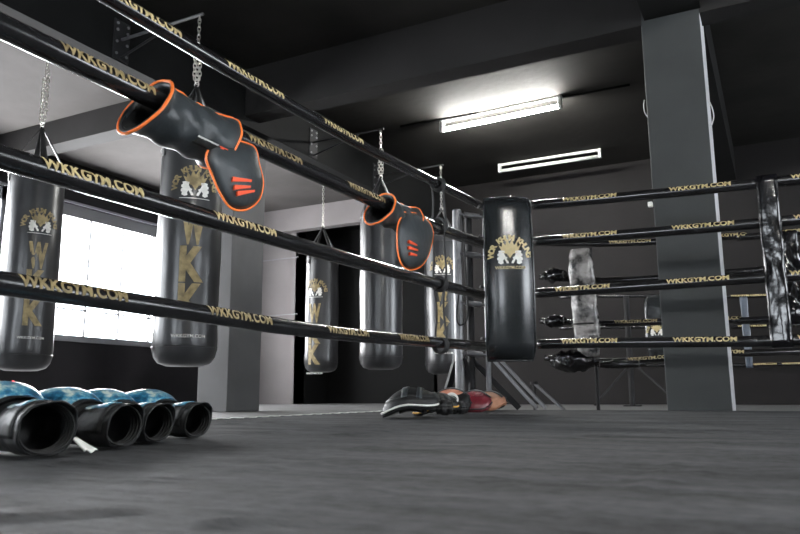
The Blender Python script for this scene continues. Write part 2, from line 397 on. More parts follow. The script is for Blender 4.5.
# ------------------------------------------------------------------ ropes
def rope(name, pts, r, label, group, tpos, m_text=M_gold, tlen=.31, side=1, ang=.2, capz=.030):
    """tpos: centres of the printing, as distance along the second axis of the rope"""
    P = catmull(pts, 10)
    o = bpy.data.objects.new(name, None); COL.objects.link(o); o.location = P[0]; o.matrix_basis = Matrix.Translation(P[0])
    tag(o, label, 'ring rope', group)
    bm = B(); rs = [r*(1+.03*noise.noise(V(i*.35, r*99, pts[0][2]*7))) for i in range(len(P))]
    tube(bm, P, rs, 20); obj('rope_sleeve', bm, M_rope, o, smooth=True)
    L = [0]
    for a, b in zip(P, P[1:]): L.append(L[-1]+(b-a).length)
    ax = 1 if abs(P[-1].y-P[0].y) > abs(P[-1].x-P[0].x) else 0
    def at(s):
        s = max(0, min(L[-1]-1e-6, s)); i = 0
        while L[i+1] < s: i += 1
        return P[i].lerp(P[i+1], (s-L[i])/(L[i+1]-L[i])), (P[i+1]-P[i]).normalized()
    def s_of(c):
        for i in range(len(P)-1):
            if P[i][ax] <= c <= P[i+1][ax]: return L[i]+(c-P[i][ax])/(P[i+1][ax]-P[i][ax])*(L[i+1]-L[i])
        return None
    for c in tpos:
        s0 = s_of(c)
        if s0 is None: continue
        t = text2d('WKKGYM.COM', capz/.72, .035); xs_ = [v.co.x for v in t.verts]; w = max(xs_)-min(xs_)
        for v in t.verts: v.co.x *= tlen/w; v.co.y += 0
        def f(u, v, s0=s0):
            p, T = at(s0+u); out = T.cross(V(0, 0, 1)).normalized(); up = out.cross(T); a = ang+v/r; rr = r*1.035+.0006
            return p + (out*math.cos(a)+up*math.sin(a))*rr
        wrap('lettering', t, f, m_text, o, sx=.03, sy=.005)
    return o
XP, YP = -1.536, 4.077
LROPES = [([(-3.0, 1.26), (0, 1.20), (1.26, 1.177), (1.9, 1.172), (2.6, 1.180), (3.44, 1.215), (4.12, 1.245)], .023),
          ([(-3.0, 1.0), (0, .965), (.95, .954), (1.7, .95), (2.6, .955), (3.43, .972), (4.14, 1.01)], .030),
          ([(-3.0, .69), (0, .655), (1, .645), (1.65, .648), (2.4, .654), (3.2, .667), (4.12, .689)], .029),
          ([(-3.0, .40), (0, .37), (1, .357), (1.65, .350), (2.05, .343), (2.6, .347), (3.17, .361), (4.1, .384)], .028)]
LT = [[(137, 9), (252, 81), (340, 136)], [(104, 77), (270, 155), (362, 192)], [(90, 180), (241, 228)], [(71, 292), (236, 320), (344, 335), (410, 341)]]
nm = ['top', 'second', 'third', 'bottom']
LROPE = []
for (pts, r), tp, n in zip(LROPES, LT, nm):
    c = [onx(a, b, XP).y for a, b in tp]
    c += [c[0]-.75, c[0]-1.4]
    LROPE.append(rope('ring_rope', [(XP, y, z) for y, z in pts], r, {'top': 'topmost glossy black ring rope of the near left side, above the shin guards',
        'second': 'second ring rope from the top on the near left, threaded through the orange-piped shin guards',
        'third': 'third ring rope from the top on the near left, just below both shin guards',
        'bottom': 'lowest black ring rope on the near left, above the row of boxing gloves'}[n], 'ropes of the near ring', c, M_goldd if n in ('second', 'bottom') else M_gold, ang=.35))
RROPES = [[(-1.215, 1.212), (-.82, 1.197), (.15, 1.171), (1.5, 1.16), (4, 1.22)], [(-1.215, .991), (-.83, .981), (.15, .961), (1.5, .955), (4, 1.0)],
          [(-1.215, .681), (-.85, .681), (.12, .679), (1.5, .675), (4, .69)], [(-1.215, .386), (-.86, .380), (-.16, .361), (.10, .358), (1.5, .355), (4, .40)]]
RT = [[(590, 200), (700, 190), (826, 178)], [(590, 237), (703, 228), (829, 218)], [(583, 291), (698, 284), (826, 276)], [(590, 344), (705, 341), (834, 338)]]
for pts, tp, n in zip(RROPES, RT, nm):
    c = [ony(a, b, YP).x for a, b in tp]; c += [c[-1]+.66, c[-1]+1.32]
    rope('ring_rope', [(x, YP, z) for x, z in pts], .0285, {'top': 'topmost black ring rope right of the logo pad, crossing the grey column highest',
        'second': 'second black ring rope from the top right of the logo pad',
        'third': 'third black ring rope from the top right of the logo pad, just above mid column',
        'bottom': 'lowest near ring rope right of the logo pad, crossing the column foot'}[n], 'ropes of the near ring', c, M_gold, ang=.42, capz=.027)

# rope spacers
def strap_band(o, x, y, z0, z1, w, ax, n=24, amp=.006, name='strap', m=None, off=.036, seed=0):
    def side(s):
        def f(u, v):
            z = z0+(z1-z0)*u; k = (v-.5)*w*(1+.12*noise.noise(V(z*6, seed, 1)))
            bow = off+amp*noise.noise(V(z*9, v*2+s, seed))+ .004*math.sin(v*PI)
            return V(x+(k if ax == 'x' else s*bow), y+(-s*bow if ax == 'x' else k), z)
        return f
    for s in (1, -1):
        bm = B(); sheet(bm, side(s), n, 6, .003); obj(name, bm, m or M_plastic, o, smooth=True)
p = ony(774, 260, YP)
sp = thing('rope_spacer', 'wide shiny black strap tying the four right ropes together near the right edge', 'rope spacer', (p.x, YP, .33))
strap_band(sp, p.x, YP, .325, 1.205, .098, 'x', amp=.012, seed=3)
bm = B(); box(bm, p.x-.049, p.x+.049, YP-.034, YP+.034, 1.198, 1.208, bev=.003); obj('top_fold', bm, M_plastic, sp)
bm = B(); box(bm, p.x-.046, p.x+.046, YP-.034, YP+.034, .322, .330, bev=.003); obj('bottom_fold', bm, M_plastic, sp)
p = onx(440, 310, XP)
sp = thing('rope_spacer', 'narrow looped black cord tying the left ropes together just before the logo pad', 'rope spacer', (XP, p.y, .33))
y = p.y
for k_, (za, zb) in enumerate(((.345, .68), (.68, .985), (.985, 1.24))):
    for s in (-1, 1):
        bm = B(); c = []
        for i in range(17):
            t = i/16; b = .034*s*(1-.55*math.sin(PI*t)*(1 if k_ == 0 else .4)); c.append((XP+b, y+.012*math.sin(5*t+s)+.02*s*math.sin(PI*t), za+(zb-za)*t))
        tube(bm, c, .006, 8); obj('cord', bm, M_strap, sp, smooth=True)
for z, r in ((.352, .028), (.675, .029), (.985, .030), (1.213, .024)):
    bm = B()
    for d in (-.018, 0, .018): tube(bm, [(XP+(r+.0095)*math.cos(a), y+d+.004*math.sin(a), z+(r+.0095)*math.sin(a)) for a in [2*PI*i/20 for i in range(20)]], .006, 7, closed=True)
    obj('cord_wrap', bm, M_strap, sp, smooth=True)

# ------------------------------------------------------------------ corner post with turnbuckles and braces
P1 = V(-1.84, 4.39, 0); P2 = V(-1.675, 4.48, 0)
cp = thing('corner_post', 'grey steel corner post with turnbuckles behind the logo pad', 'ring corner post', (P1.x, P1.y, ZF))
bm = B(); lathe(bm, [(0, 0), (.031, 0), (.031, 1.325), (.024, 1.335), (0, 1.335)], (P1.x, P1.y, 0), 20); obj('post', bm, M_post, cp, smooth=False)
bm = B(); lathe(bm, [(0, 0), (.017, 0), (.017, 1.27), (0, 1.275)], (P2.x, P2.y, 0), 14); obj('inner_post', bm, M_post, cp)
Pm = V(-1.79, 4.47, 0)
bm = B(); lathe(bm, [(0, 0), (.024, 0), (.024, 1.29), (0, 1.295)], (Pm.x, Pm.y, 0), 14); obj('rear_post', bm, M_dsteel, cp)
bm = B(); box(bm, P1.x-.1, P1.x+.1, P1.y-.1, P1.y+.1, 0, .012, bev=.003); obj('base_plate', bm, M_dsteel, cp)
for z in (1.30, 1.03, .70, .372):
    a = V(P1.x+.02, P1.y-.015, z); b = V(P2.x, P2.y, z-.02)
    bm = B(); tube(bm, [a, a.lerp(b, .2), a.lerp(b, .21), a.lerp(b, .78), a.lerp(b, .79), b], [.010, .010, .019, .019, .009, .009], 12); obj('turnbuckle', bm, M_post, cp, smooth=False)
    bm = B(); tube(bm, [b, V(XP, 4.115, z-.045)], .009, 8); tube(bm, [V(P2.x+.01, P2.y-.01, z-.03), V(-1.24, YP+.01, z-.06 if z > .9 else z-.01)], .009, 8); obj('shackle', bm, M_post, cp)
def brace(p, a, b, w=.018, name='brace', m=M_post):
    a = Vector(a); b = Vector(b); d = (b-a); L = d.length; R = d.to_track_quat('Z', 'Y').to_matrix().to_4x4(); R.translation = a
    bm = B(); box(bm, -w, w, -w, w, 0, L, bev=.003, M=R); return obj(name, bm, m, p)
brace(cp, (P2.x+.02, P2.y+.03, .33), (*ony(537, 408, 4.55).to_2d(), .012), .012)
brace(cp, (P2.x+.05, P2.y+.04, .34), (*ony(546, 408, 4.55).to_2d(), .012), .011)
brace(cp, (P1.x-.01, P1.y, .36), (*onx(442, 400, -2.10).to_2d(), .012), .020, m=M_dsteel)
brace(cp, (Pm.x, Pm.y, .33), (*ony(519, 405, 4.6).to_2d(), .012), .018, m=M_dsteel)
brace(cp, (P1.x+.02, P1.y, .34), (-1.80, 4.55, .012), .018, m=M_dsteel)
def cable(name, parent, pts, r, m, n=8):
    bm = B(); tube(bm, catmull(pts, n), r, 7); return obj(name, bm, m, parent, smooth=True)
q = P1 + V(.05, -.03, 0)
cable('hanging_strap', cp, [(q.x, q.y, 1.28), (q.x+.015, q.y, .95), (q.x+.03, q.y-.01, .62), (q.x-.01, q.y-.03, .545), (q.x-.04, q.y-.03, .60), (q.x-.02, q.y-.02, .80)], .006, M_dsteel)

# ------------------------------------------------------------------ corner pad with logo
PC = V(-1.318, 3.890, 0); NP = V(.42, -.91, 0).normalized(); TP = V(-NP.y, NP.x, 0)   # face normal and width direction
if TP.x < 0: TP = -TP
ZB_, ZT_ = .288, 1.234; W_ = .268
def padf(u, v, off=0):
    """u across -W/2..W/2 (metres), v up in metres from bottom"""
    h = (v)/(ZT_-ZB_); lean = .030*math.sin(PI*h)
    back = 0
    if h > .93: back = .05*((h-.93)/.07)**2
    if h < .08: back = .055*((.08-h)/.08)**2
    x = 2*u/W_; bulge = .035*(1-min(1, abs(x))**2.6)
    shift = .018*(.5-h)
    return PC + TP*(u-shift*0) + NP*(bulge+lean-back+off) + V(0, 0, ZB_+v)
pad = thing('corner_pad', 'tall glossy black corner pad with gold and white logo', 'corner pad', (PC.x, PC.y, ZB_))
nu, nv = 24, 40; bm = B(); F = []; K = []
for i in range(nu+1):
    F.append([]); K.append([])
    for j in range(nv+1):
        u = (i/nu-.5)*W_; v = (j/nv)*(ZT_-ZB_)
        h = j/nv; nar = 1-.05*(max(0, h-.9)/.1)**2-.07*(max(0, .1-h)/.1)**2 + (.02*math.sin(h*PI*1.0))
        q = padf(u, v); q = q + TP*(u*(nar-1)); F[-1].append(bm.verts.new(q))
        K[-1].append(bm.verts.new(q*1 - NP*(.075 - .02*abs(2*u/W_)**3)))
for i in range(nu):
    for j in range(nv):
        bm.faces.new((F[i][j], F[i+1][j], F[i+1][j+1], F[i][j+1])); bm.faces.new((K[i][j], K[i][j+1], K[i+1][j+1], K[i+1][j]))
for i in range(nu): bm.faces.new((F[i][0], K[i][0], K[i+1][0], F[i+1][0])); bm.faces.new((F[i][nv], F[i+1][nv], K[i+1][nv], K[i][nv]))
for j in range(nv): bm.faces.new((F[0][j], F[0][j+1], K[0][j+1], K[0][j])); bm.faces.new((F[nu][j], K[nu][j], K[nu][j+1], F[nu][j+1]))
po = obj('pad_body', bm, M_pad, pad, smooth=True)
bv = po.modifiers.new('b', 'BEVEL'); bv.width = .012; bv.segments = 3; bv.limit_method = 'ANGLE'; bv.angle_limit = 1.0
# piping around the front outline
out = [(-W_/2, v) for v in [i*(ZT_-ZB_)/20 for i in range(21)]] + [(u, ZT_-ZB_) for u in [(-.5+i/10)*W_ for i in range(1, 11)]] + [(W_/2, (ZT_-ZB_)*(1-i/20)) for i in range(1, 21)] + [((.5-i/10)*W_, 0) for i in range(1, 10)]
def hedge(u, v):
    h = v/(ZT_-ZB_); nar = 1-.05*(max(0, h-.9)/.1)**2-.07*(max(0, .1-h)/.1)**2 + (.02*math.sin(h*PI)); return padf(u, v)+TP*(u*(nar-1))
bm = B(); tube(bm, [hedge(u, v)+NP*.001 for u, v in out], .0055, 8, closed=True); obj('piping', bm, M_pad, pad, smooth=True)
emblem(lambda u, v: padf(u+.004, v+.595, .0012), pad, .142, M_gold, M_white, line=False, url=True)
for z in (.42, .72, 1.02, 1.2):
    bm = B(); tube(bm, [PC+TP*(-.15)-NP*.05+V(0, 0, z), PC+TP*(-.16)-NP*.11+V(0, 0, z), PC-NP*.15+V(0, 0, z), PC+TP*.15-NP*.11+V(0, 0, z), PC+TP*.15-NP*.05+V(0, 0, z)], .006, 7); obj('tie_cord', bm, M_strap, pad)


# ------------------------------------------------------------------ heavy bags
def chain(bm, a, b, link=.038, r=.0032, double=0):
    a = Vector(a); b = Vector(b); d = b-a; L = d.length; n = max(2, round(L/(link*.78))); q = d.to_track_quat('Z', 'Y').to_matrix().to_4x4()
    for i in range(n):
        c = a+d*((i+.5)/n); M = Matrix.Translation(c) @ q @ Matrix.Rotation((i % 2)*PI/2+.3, 4, 'Z'); pts = []
        for k in range(12):
            t = 2*PI*k/12; pts.append(M @ V(.0105*math.cos(t), 0, (link/2-.0105)*(1 if math.sin(t) > 0 else -1)*(abs(math.sin(t)) > .01)+.0105*math.sin(t)))
        tube(bm, pts, r, 6, closed=True)
def bag(label, c, R, z0, z1, top, logo, face=0, ls=1, worn=False, letters=True, cone=.30, group='heavy bags hanging beyond the left ropes', loops=True):
    o = thing('punching_bag', label, 'punching bag', (c.x, c.y, z0), 0, group); x, y = c.x, c.y
    prof = [(0, z0), (R*.55, z0+.004), (R*.80, z0+.022), (R*.93, z0+.055), (R*.985, z0+.10), (R, z0+.16)]
    n = 14
    for i in range(1, n): t = i/n; prof.append((R*(1-.015*math.sin(t*PI*3)-.02*t), z0+.16+(z1-z0-.2)*t))
    prof += [(R*.97, z1-.03), (R*.95, z1-.008), (R*.90, z1), (R*.4, z1-.01), (0, z1-.012)]
    bm = B(); lathe(bm, prof, (x, y, 0), 40)
    for v in bm.verts:
        d = .004*noise.noise(v.co*4)+.0025*noise.noise(v.co*11); q = V(v.co.x-x, v.co.y-y, 0)
        if q.length > R*.5: v.co += q.normalized()*d
    bo = obj('bag_body', bm, M_bag, o, smooth=True)
    # seams
    for z in (z0+.115, z1-.07):
        bm = B(); tube(bm, [(x+(R+.001)*math.cos(2*PI*i/40), y+(R+.001)*math.sin(2*PI*i/40), z) for i in range(40)], .003, 5, closed=True); obj('seam', bm, M_bag, o)
    # hanging straps to a steel ring
    apex = V(x, y, z1+cone); bm = B()
    for k in range(4):
        a = PI/4+k*PI/2+.35; e = V(x+R*.93*math.cos(a), y+R*.93*math.sin(a), z1-.12); e2 = V(e.x, e.y, z1+.012); tn = V(-math.sin(a), math.cos(a), 0)
        def f(u, v, e=e, e2=e2, tn=tn, a=a):
            w = .026*(1-.55*max(0, (u-.3)/.7)); base = e.lerp(e2, u/.3) if u < .3 else e2.lerp(apex, (u-.3)/.7)
            return base+tn*((v-.5)*2*w)+V(math.cos(a), math.sin(a), 0)*(.008 if u < .3 else .008*(1-(u-.3)/.7))
        sheet(bm, f, 12, 2, .004)
    obj('hanging_strap', bm, M_strap, o, smooth=True)
    bm = B(); tube(bm, [apex+V(.018*math.cos(t), 0, .010+.018*math.sin(t)) for t in [2*PI*i/16 for i in range(16)]], .004, 6, closed=True)
    tube(bm, [apex+V(0, .016*math.cos(t), .032+.018*math.sin(t)) for t in [2*PI*i/16 for i in range(16)]], .004, 6, closed=True); obj('swivel_ring', bm, M_steel, o)
    bm = B(); Pt = V(*top); mid = (apex+V(0, 0, .045))
    chain(bm, mid, Pt)
    if loops: chain(bm, mid+V(.012, .012, 0), Pt.lerp(mid, .45)+V(.01, .01, 0)); chain(bm, mid+V(-.014, -.01, 0), Pt.lerp(mid, .55)+V(-.012, -.01, 0))
    obj('chain', bm, M_steel, o)
    if logo:
        a0 = math.atan2(O.y-y, O.x-x)+face
        def surf(u, v): a = a0+u/R; return V(x+(R+.0035)*math.cos(a), y+(R+.0035)*math.sin(a), logo+v)
        mg = M_goldd if worn else M_goldd
        emblem(surf, o, .15*ls, mg, M_white)
        if letters:
            for i, ch in enumerate('WKK'):
                t = text2d(ch, .235*ls, .055); xs_ = [v.co.x for v in t.verts]; ys_ = [v.co.y for v in t.verts]; w = max(xs_)-min(xs_); hh = max(ys_)-min(ys_)
                for v in t.verts: v.co.x = (v.co.x-(max(xs_)+min(xs_))/2)*(.13*ls/w); v.co.y = (v.co.y-(max(ys_)+min(ys_))/2)*(.198*ls/hh)
                wrap('big_letter', t, surf, mg, o, .02, tf=T2(0, (-.235-.205*i)*ls))
            wrap('small_lettering', text2d('WKKGYM.COM', .026*ls, .01), surf, M_white, o, .02, tf=T2(0, -.83*ls))
    return o
def bagat(px, py, D): return dep(px, py, D)
c = bagat(30, 270, 5.35); bag('black heavy bag at the left edge beside the bright window', c, .197, .285, 1.80, (c.x, c.y, H), 1.345, face=.22, cone=.34)
c2 = bagat(189, 250, 4.58); bag('large black heavy bag hanging between the bright window and the pale column', c2, .198, .280, 1.72, (c2.x, c2.y, 2.60), 1.385, face=.10, ls=1.12, cone=.40)
c3 = bagat(322, 300, 8.5); bag('small looking far black bag hanging in front of the black doorway', c3, .195, .36, 1.745, (c3.x, c3.y, H), 1.30, face=-.45, ls=1.15, worn=True, cone=.34, loops=False)
c4 = bagat(381, 290, 6.7); bag('plain black heavy bag hanging behind the smaller shin guard on the rope', c4, .20, .325, 1.80, (c4.x, c4.y, 2.62), 0, cone=.34)
c5 = bagat(443, 310, 7.8); bag('black logo bag hanging just left of the steel corner post', c5, .20, .31, 1.80, (c5.x, c5.y, 2.62), 1.44, face=.0, ls=1.1, cone=.32, loops=False)
c6 = bagat(244, 300, 8.4); bag('black heavy bag mostly hidden behind the pale column', c6, .20, .42, 1.80, (c6.x, c6.y, H), 0, cone=.32, loops=False)
def bracket(label, c, z=2.62):
    o = thing('bag_bracket', label, 'wall bracket', (-4.0, c.y, z), 0, 'bag brackets on the beam')
    bm = B(); box(bm, -4.0, -3.988, c.y-.07, c.y+.07, z-.15, z+.15, bev=.003); obj('mounting_plate', bm, M_dsteel, o)
    for dy in (-.045, .045):
        for dz in (-.11, -.02, .07, .12):
            bm = B(); lathe(bm, [(0, 0), (.011, 0), (.011, .008), (0, .010)], seg=6, M=Matrix.Translation((-3.988, c.y+dy, z+dz)) @ Matrix.Rotation(PI/2, 4, 'Y')); obj('bolt', bm, M_post, o)
    bm = B(); tube(bm, [(-3.99, c.y, z+.01), (c.x+.03, c.y, z+.01)], .011, 10); obj('arm', bm, M_dsteel if c is not c2 else M_post, o)
    bm = B(); tube(bm, [(-3.99, c.y, z-.13), (c.x-.25, c.y, z+.0)], .009, 8); obj('diagonal_stay', bm, M_dsteel, o)
    bm = B(); tube(bm, [(c.x, c.y, z+.012), (c.x, c.y, z-.03)], .006, 8); obj('hook', bm, M_steel, o)
bracket('bolted steel bracket on the dark beam holding the large bag before the pale column', c2)
bracket('bolted steel bracket on the dark beam holding the plain bag', c4)
bracket('bolted steel bracket on the dark beam holding the bag nearest the corner post', c5)

# ------------------------------------------------------------------ shin guards draped over the second rope
def poly_shield(o, name, outline, n, h, thick, m_front, pipe_r=.0038, m_pipe=M_orange, K=8, bend=None):
    """closed outline (list of Vector) filled as a padded dome, front along n"""
    P = catmull(outline+[outline[0]], 6)[:-1]; c = sum(P, V(0, 0, 0))/len(P); bm = B(); rings = []
    for s in (1, -1):
        rr = []
        for k in range(K, 0, -1):
            t = k/K; rr.append([bm.verts.new(c+(p-c)*t + n*(s*(thick*.5) if k < K else 0) + n*(h*(1-t*t))) for p in P])
        cc = bm.verts.new(c+n*(h+s*thick*.5)); rings.append((rr, cc))
    rim = rings[0][0][0]; L = len(P)
    for rr, cc in rings:
        rr = [rim]+rr[1:]
        for a, b in zip(rr, rr[1:]):
            for i in range(L): bm.faces.new((a[i], a[(i+1) % L], b[(i+1) % L], b[i]))
        for i in range(L): bm.faces.new((rr[-1][i], rr[-1][(i+1) % L], cc))
    for v in [v for v in bm.verts if not v.link_faces]: bm.verts.remove(v)
    b = obj(name, bm, m_front, o, smooth=True)
    if m_pipe: bm = B(); tube(bm, P, pipe_r, 8, closed=True); obj('edge_piping', bm, m_pipe, b, smooth=True, world=False)
    return b, c
def zrope2(y):
    P = LROPES[1][0]
    for a, b in zip(P, P[1:]):
        if a[0] <= y <= b[0]: return a[1]+(b[1]-a[1])*(y-a[0])/(b[0]-a[0])
    return 1
def shin_guard(label, y0, y1, a0, a1, flap, hump, logo_px, mouth_tilt=.055, big=True):
    o = thing('shin_guard', label, 'shin guard', (XP, (y0+y1)/2, zrope2((y0+y1)/2)), 0, 'shin guards hung on the ropes')
    def sec(t, th, grow=0):
        y = y0+(y1-y0)*t; zc = zrope2(y)-.033*(1 if big else .8)-.004*math.sin(PI*t)-(.011*t if big else .004*t)
        a = a0*(1-t)+a1*t - hump*math.sin(PI*t); b = a*(1.13-.01*t)
        if t < .12: a *= 1+.16*(1-t/.12)**2; b *= 1+.2*(1-t/.12)**2
        if t > .88: b *= 1+.1*((t-.88)/.12)
        wr = .0035*math.sin(th*7+t*21)*math.sin(PI*t) + .005*noise.noise(V(t*7, math.cos(th)*2, math.sin(th)*2))
        sh = mouth_tilt*math.sin(th)*max(0, 1-t*1.15)**1.3 + .012*math.cos(th)*t + (.035 if big else .02)*math.sin(th)*t
        # pulled tight over the rope on top, hanging below
        return V(XP+(a+grow+wr)*math.cos(th), y+sh, zc+(b+grow+wr)*math.sin(th))
    bm = B(); nu = 36; nvv = 26
    sheet(bm, lambda u, v: sec(v, 2*PI*u), nu, nvv, 0); bmesh.ops.remove_doubles(bm, verts=bm.verts[:], dist=1e-5)
    ob = obj('shin_padding', bm, M_grd, o, smooth=True)
    md = ob.modifiers.new('t', 'SOLIDIFY'); md.thickness = .011; md.offset = 0
    bm = B(); sheet(bm, lambda u, v: sec(.01+v*.9, 2*PI*u, -.0065), nu, nvv, 0); bmesh.ops.remove_doubles(bm, verts=bm.verts[:], dist=1e-5); obj('lining', bm, M_lin, o, smooth=True)
    bm = B(); tube(bm, [sec(0, 2*PI*i/40, .003) for i in range(40)], .0048, 8, closed=True); obj('mouth_piping', bm, M_orange, o, smooth=True)
    bm = B(); tube(bm, [sec(1, 2*PI*i/40, .005) for i in range(40)], .0042, 8, closed=True); obj('ankle_piping', bm, M_orange, o, smooth=True)
    bm = B(); tube(bm, [sec(i/20*.98, 1.15+.5*math.sin(i/20*PI)*.4, .007) for i in range(21)], .0034, 8); obj('seam_piping', bm, M_orange, o, smooth=True)
    # closing strap with a slim light patch
    def st(u, v): return sec(.52+.42*u+.0*v, -.55-.28*v, .0095)
    bm = B(); sheet(bm, st, 10, 4, .003); obj('closing_strap', bm, M_lin, o, smooth=True)
    bm = B(); sheet(bm, lambda u, v: sec(.80+.10*u, -.52-.14*v, .0115), 4, 2, .001); obj('strap_patch', bm, M_red, o)
    bm = B(); sheet(bm, lambda u, v: sec(.50+.28*u, -.50-.06*v, .0115), 6, 2, .001); obj('light_patch', bm, M_cream, o)
    pts = [onx(a, b, XP+.05) for a, b in flap]
    n = V(1, -.35, .05).normalized()
    fl, c = poly_shield(o, 'foot_flap', pts, n, .026, .018, M_grd)
    # print: three slanted bars
    bm = B()
    for k_, (pa, pb) in enumerate(logo_px):
        A = onx(*pa, XP+.05)+n*.036; Bq = onx(*pb, XP+.05)+n*.036; w = .015 if big else .014; up = V(0, 0, 1)
        q = [A-up*w*.5, Bq-up*w*.15, Bq+up*w*.35, A+up*w*.5]
        f = [bm.verts.new(v) for v in q]; g = [bm.verts.new(v-n*.012) for v in q]
        bm.faces.new(f); bm.faces.new(g[::-1])
        for i in range(4): bm.faces.new((f[i], g[i], g[(i+1) % 4], f[(i+1) % 4]))
    obj('claw_print', bm, M_red, fl)
    # the heel strap that joins flap and shin
    return o
shin_guard('larger charcoal shin guard with orange piping threaded on the rope before the pale column', 1.395, 1.700, .070, .072,
           [(236, 140), (254, 147), (259, 164), (263, 184), (258, 201), (245, 210), (231, 208), (221, 195), (212, 175), (206, 156), (217, 140)], .004,
           [((227, 182), (246, 184)), ((229, 190), (245, 190)), ((232, 196), (249, 194))])
shin_guard('smaller charcoal shin guard with orange piping on the same rope near the corner post', 2.77, 3.07, .060, .060,
           [(404, 212), (418, 214), (429, 222), (433, 233), (431, 246), (427, 258), (420, 267), (410, 270), (402, 265), (398, 253), (397, 238), (398, 224)], .008,
           [((404, 243), (412, 247)), ((404, 249), (413, 252)), ((405, 255), (412, 257))], big=False, mouth_tilt=.06)

# ------------------------------------------------------------------ boxing gloves in a row
def glove():
    """lies along +X from cuff (x=0) to knuckles (x=.27), palm down, z=0 at the floor"""
    o = thing('boxing_glove', '', 'boxing glove')
    stn = [(0, .050, .043, .045), (.02, .049, .043, .045), (.05, .047, .041, .044), (.075, .044, .039, .043), (.092, .043, .038, .043), (.11, .050, .044, .049), (.135, .058, .052, .057), (.165, .066, .056, .062), (.195, .069, .056, .063), (.225, .067, .053, .061), (.25, .058, .045, .055), (.268, .040, .031, .048), (.276, .018, .014, .043)]
    def sec(t, th, g=0):
        f = t*(len(stn)-1); i = min(len(stn)-2, int(f)); w = f-i; a, b = stn[i], stn[i+1]; s = [a[k]*(1-w)+b[k]*w for k in range(4)]
        cx, cz = math.cos(th), math.sin(th); e = .82
        yy = s[1]*math.copysign(abs(cx)**e, cx); zz = s[2]*math.copysign(abs(cz)**e, cz)
        wr = .0022*noise.noise(V(t*14, cx*2.2, cz*2.2))*(1+3.2*max(0, 1-t*3)) * (1 if True else 0)
        return V(s[0]+(-.012*cz-.006*cx)*max(0, 1-t*3.5), yy*(1+wr*8)+math.copysign(g, yy)*abs(cx), max(.002, s[3]+zz*(1+wr*8)+g*cz))
    bm = B(); nu, nvv = 32, 44
    A = [[bm.verts.new(sec(j/nvv, 2*PI*i/nu)) for i in range(nu)] for j in range(nvv+1)]
    for j in range(nvv):
        for i in range(nu): bm.faces.new((A[j][i], A[j][(i+1) % nu], A[j+1][(i+1) % nu], A[j+1][i]))
    bm.faces.new(A[-1])
    # turned-in mouth of the cuff
    prev = A[0]
    for dx, sc in ((-.003, .97), (-.002, .93), (.004, .92), (.05, .86), (.10, .6)):
        ring = []
        for i in range(nu): p_ = sec(0, 2*PI*i/nu); ring.append(bm.verts.new((p_.x+dx, p_.y*sc, .045+(p_.z-.045)*sc)))
        for i in range(nu): bm.faces.new((prev[i], ring[i], ring[(i+1) % nu], prev[(i+1) % nu]))
        prev = ring
    bm.faces.new(prev)
    obj('glove_body', bm, M_glv, o, smooth=True, world=False)
    bm = B()
    sheet(bm, lambda u, v: sec(.43+.50*v, PI*(.13+.74*u), .0025), 20, 22, .002); obj('back_panel', bm, M_camo, o, smooth=True, world=False)
    bm = B()
    for x0 in (.0, .33, .66): tube(bm, [sec(.38-.36*0+.0+x0*.0+.015*k_, PI*(.1+.8*k/16), .003) for k in range(17) for k_ in (0,)], .003, 6)
    obj('wrist_welt', bm, M_glv, o, smooth=True, world=False)
    bm = B(); sheet(bm, lambda u, v: sec(.10+.20*v, PI*(.30+.36*u), .003), 12, 6, .003); obj('wrist_patch', bm, M_camo, o, smooth=True, world=False)
    bm = B(); sheet(bm, lambda u, v: sec(.06+.26*v, PI*(-.08+1.14*u), .0015), 24, 6, .002); obj('wrist_strap', bm, M_glv, o, smooth=True, world=False)
    bm = B(); tube(bm, catmull([(.085, -.042, .034), (.12, -.056, .034), (.16, -.064, .036), (.195, -.060, .038), (.215, -.048, .042)], 5), [.010+.012*math.sin(PI*min(1, (i+3)/24)) for i in range(21)], 12)
    obj('thumb', bm, M_glv, o, smooth=True, world=False)
    bm = B()
    for k in range(4):
        tube(bm, [V(.006+.008*k, 0, .045)+V(0, (.0445-.001*k)*math.cos(t), (.0385-.001*k)*math.sin(t)) for t in [2*PI*i/28 for i in range(28)]], .002, 5, closed=True)
    obj('cuff_stitching', bm, M_lin, o, smooth=True, world=False)
    return o
def dup(root):
    r = root.copy(); COL.objects.link(r)
    for ch in list(root.children):
        c = ch.copy(); COL.objects.link(c); c.parent = r
        for g in list(ch.children): d = g.copy(); COL.objects.link(d); d.parent = c
    return r
g0 = glove(); g0['group'] = 'boxing gloves in a row by the left rope'
gl = [('nearest boxing glove at the left frame edge, its dark cuff mouth towards us', (-1.105, .835), 2.93, 1.08),
      ('second boxing glove from the left with a pale blue and white knuckle panel', (-1.155, 1.045), 3.14, 1.0),
      ('third boxing glove from the left, its cuff just behind the second glove', (-1.21, 1.188), 3.14, .98),
      ('farthest boxing glove of the row, its cuff mouth clear beside the pale column foot', (-1.25, 1.352), 3.10, .98)]
for i, (lb, (x, y), rz, s) in enumerate(gl):
    g = g0 if i == 0 else dup(g0)
    g.matrix_basis = Matrix.Translation((x, y, .003)) @ Matrix.Rotation(rz, 4, 'Z') @ Matrix.Scale(s, 4); g['label'] = lb
# white tag between the first two gloves
p = (-1.165, .94)
bm = B(); sheet(bm, lambda u, v: V(p[0]-.03+.055*u, p[1]+.03*v, .006+.035*(1-u)*(1-.5*v)+.003*math.sin(9*v)), 8, 6, .002)
tag(obj('hand_wrap', bm, mat('white cotton', (.8, .79, .76), .8), smooth=True), 'small white cloth scrap lying between the first two boxing gloves', 'cloth')

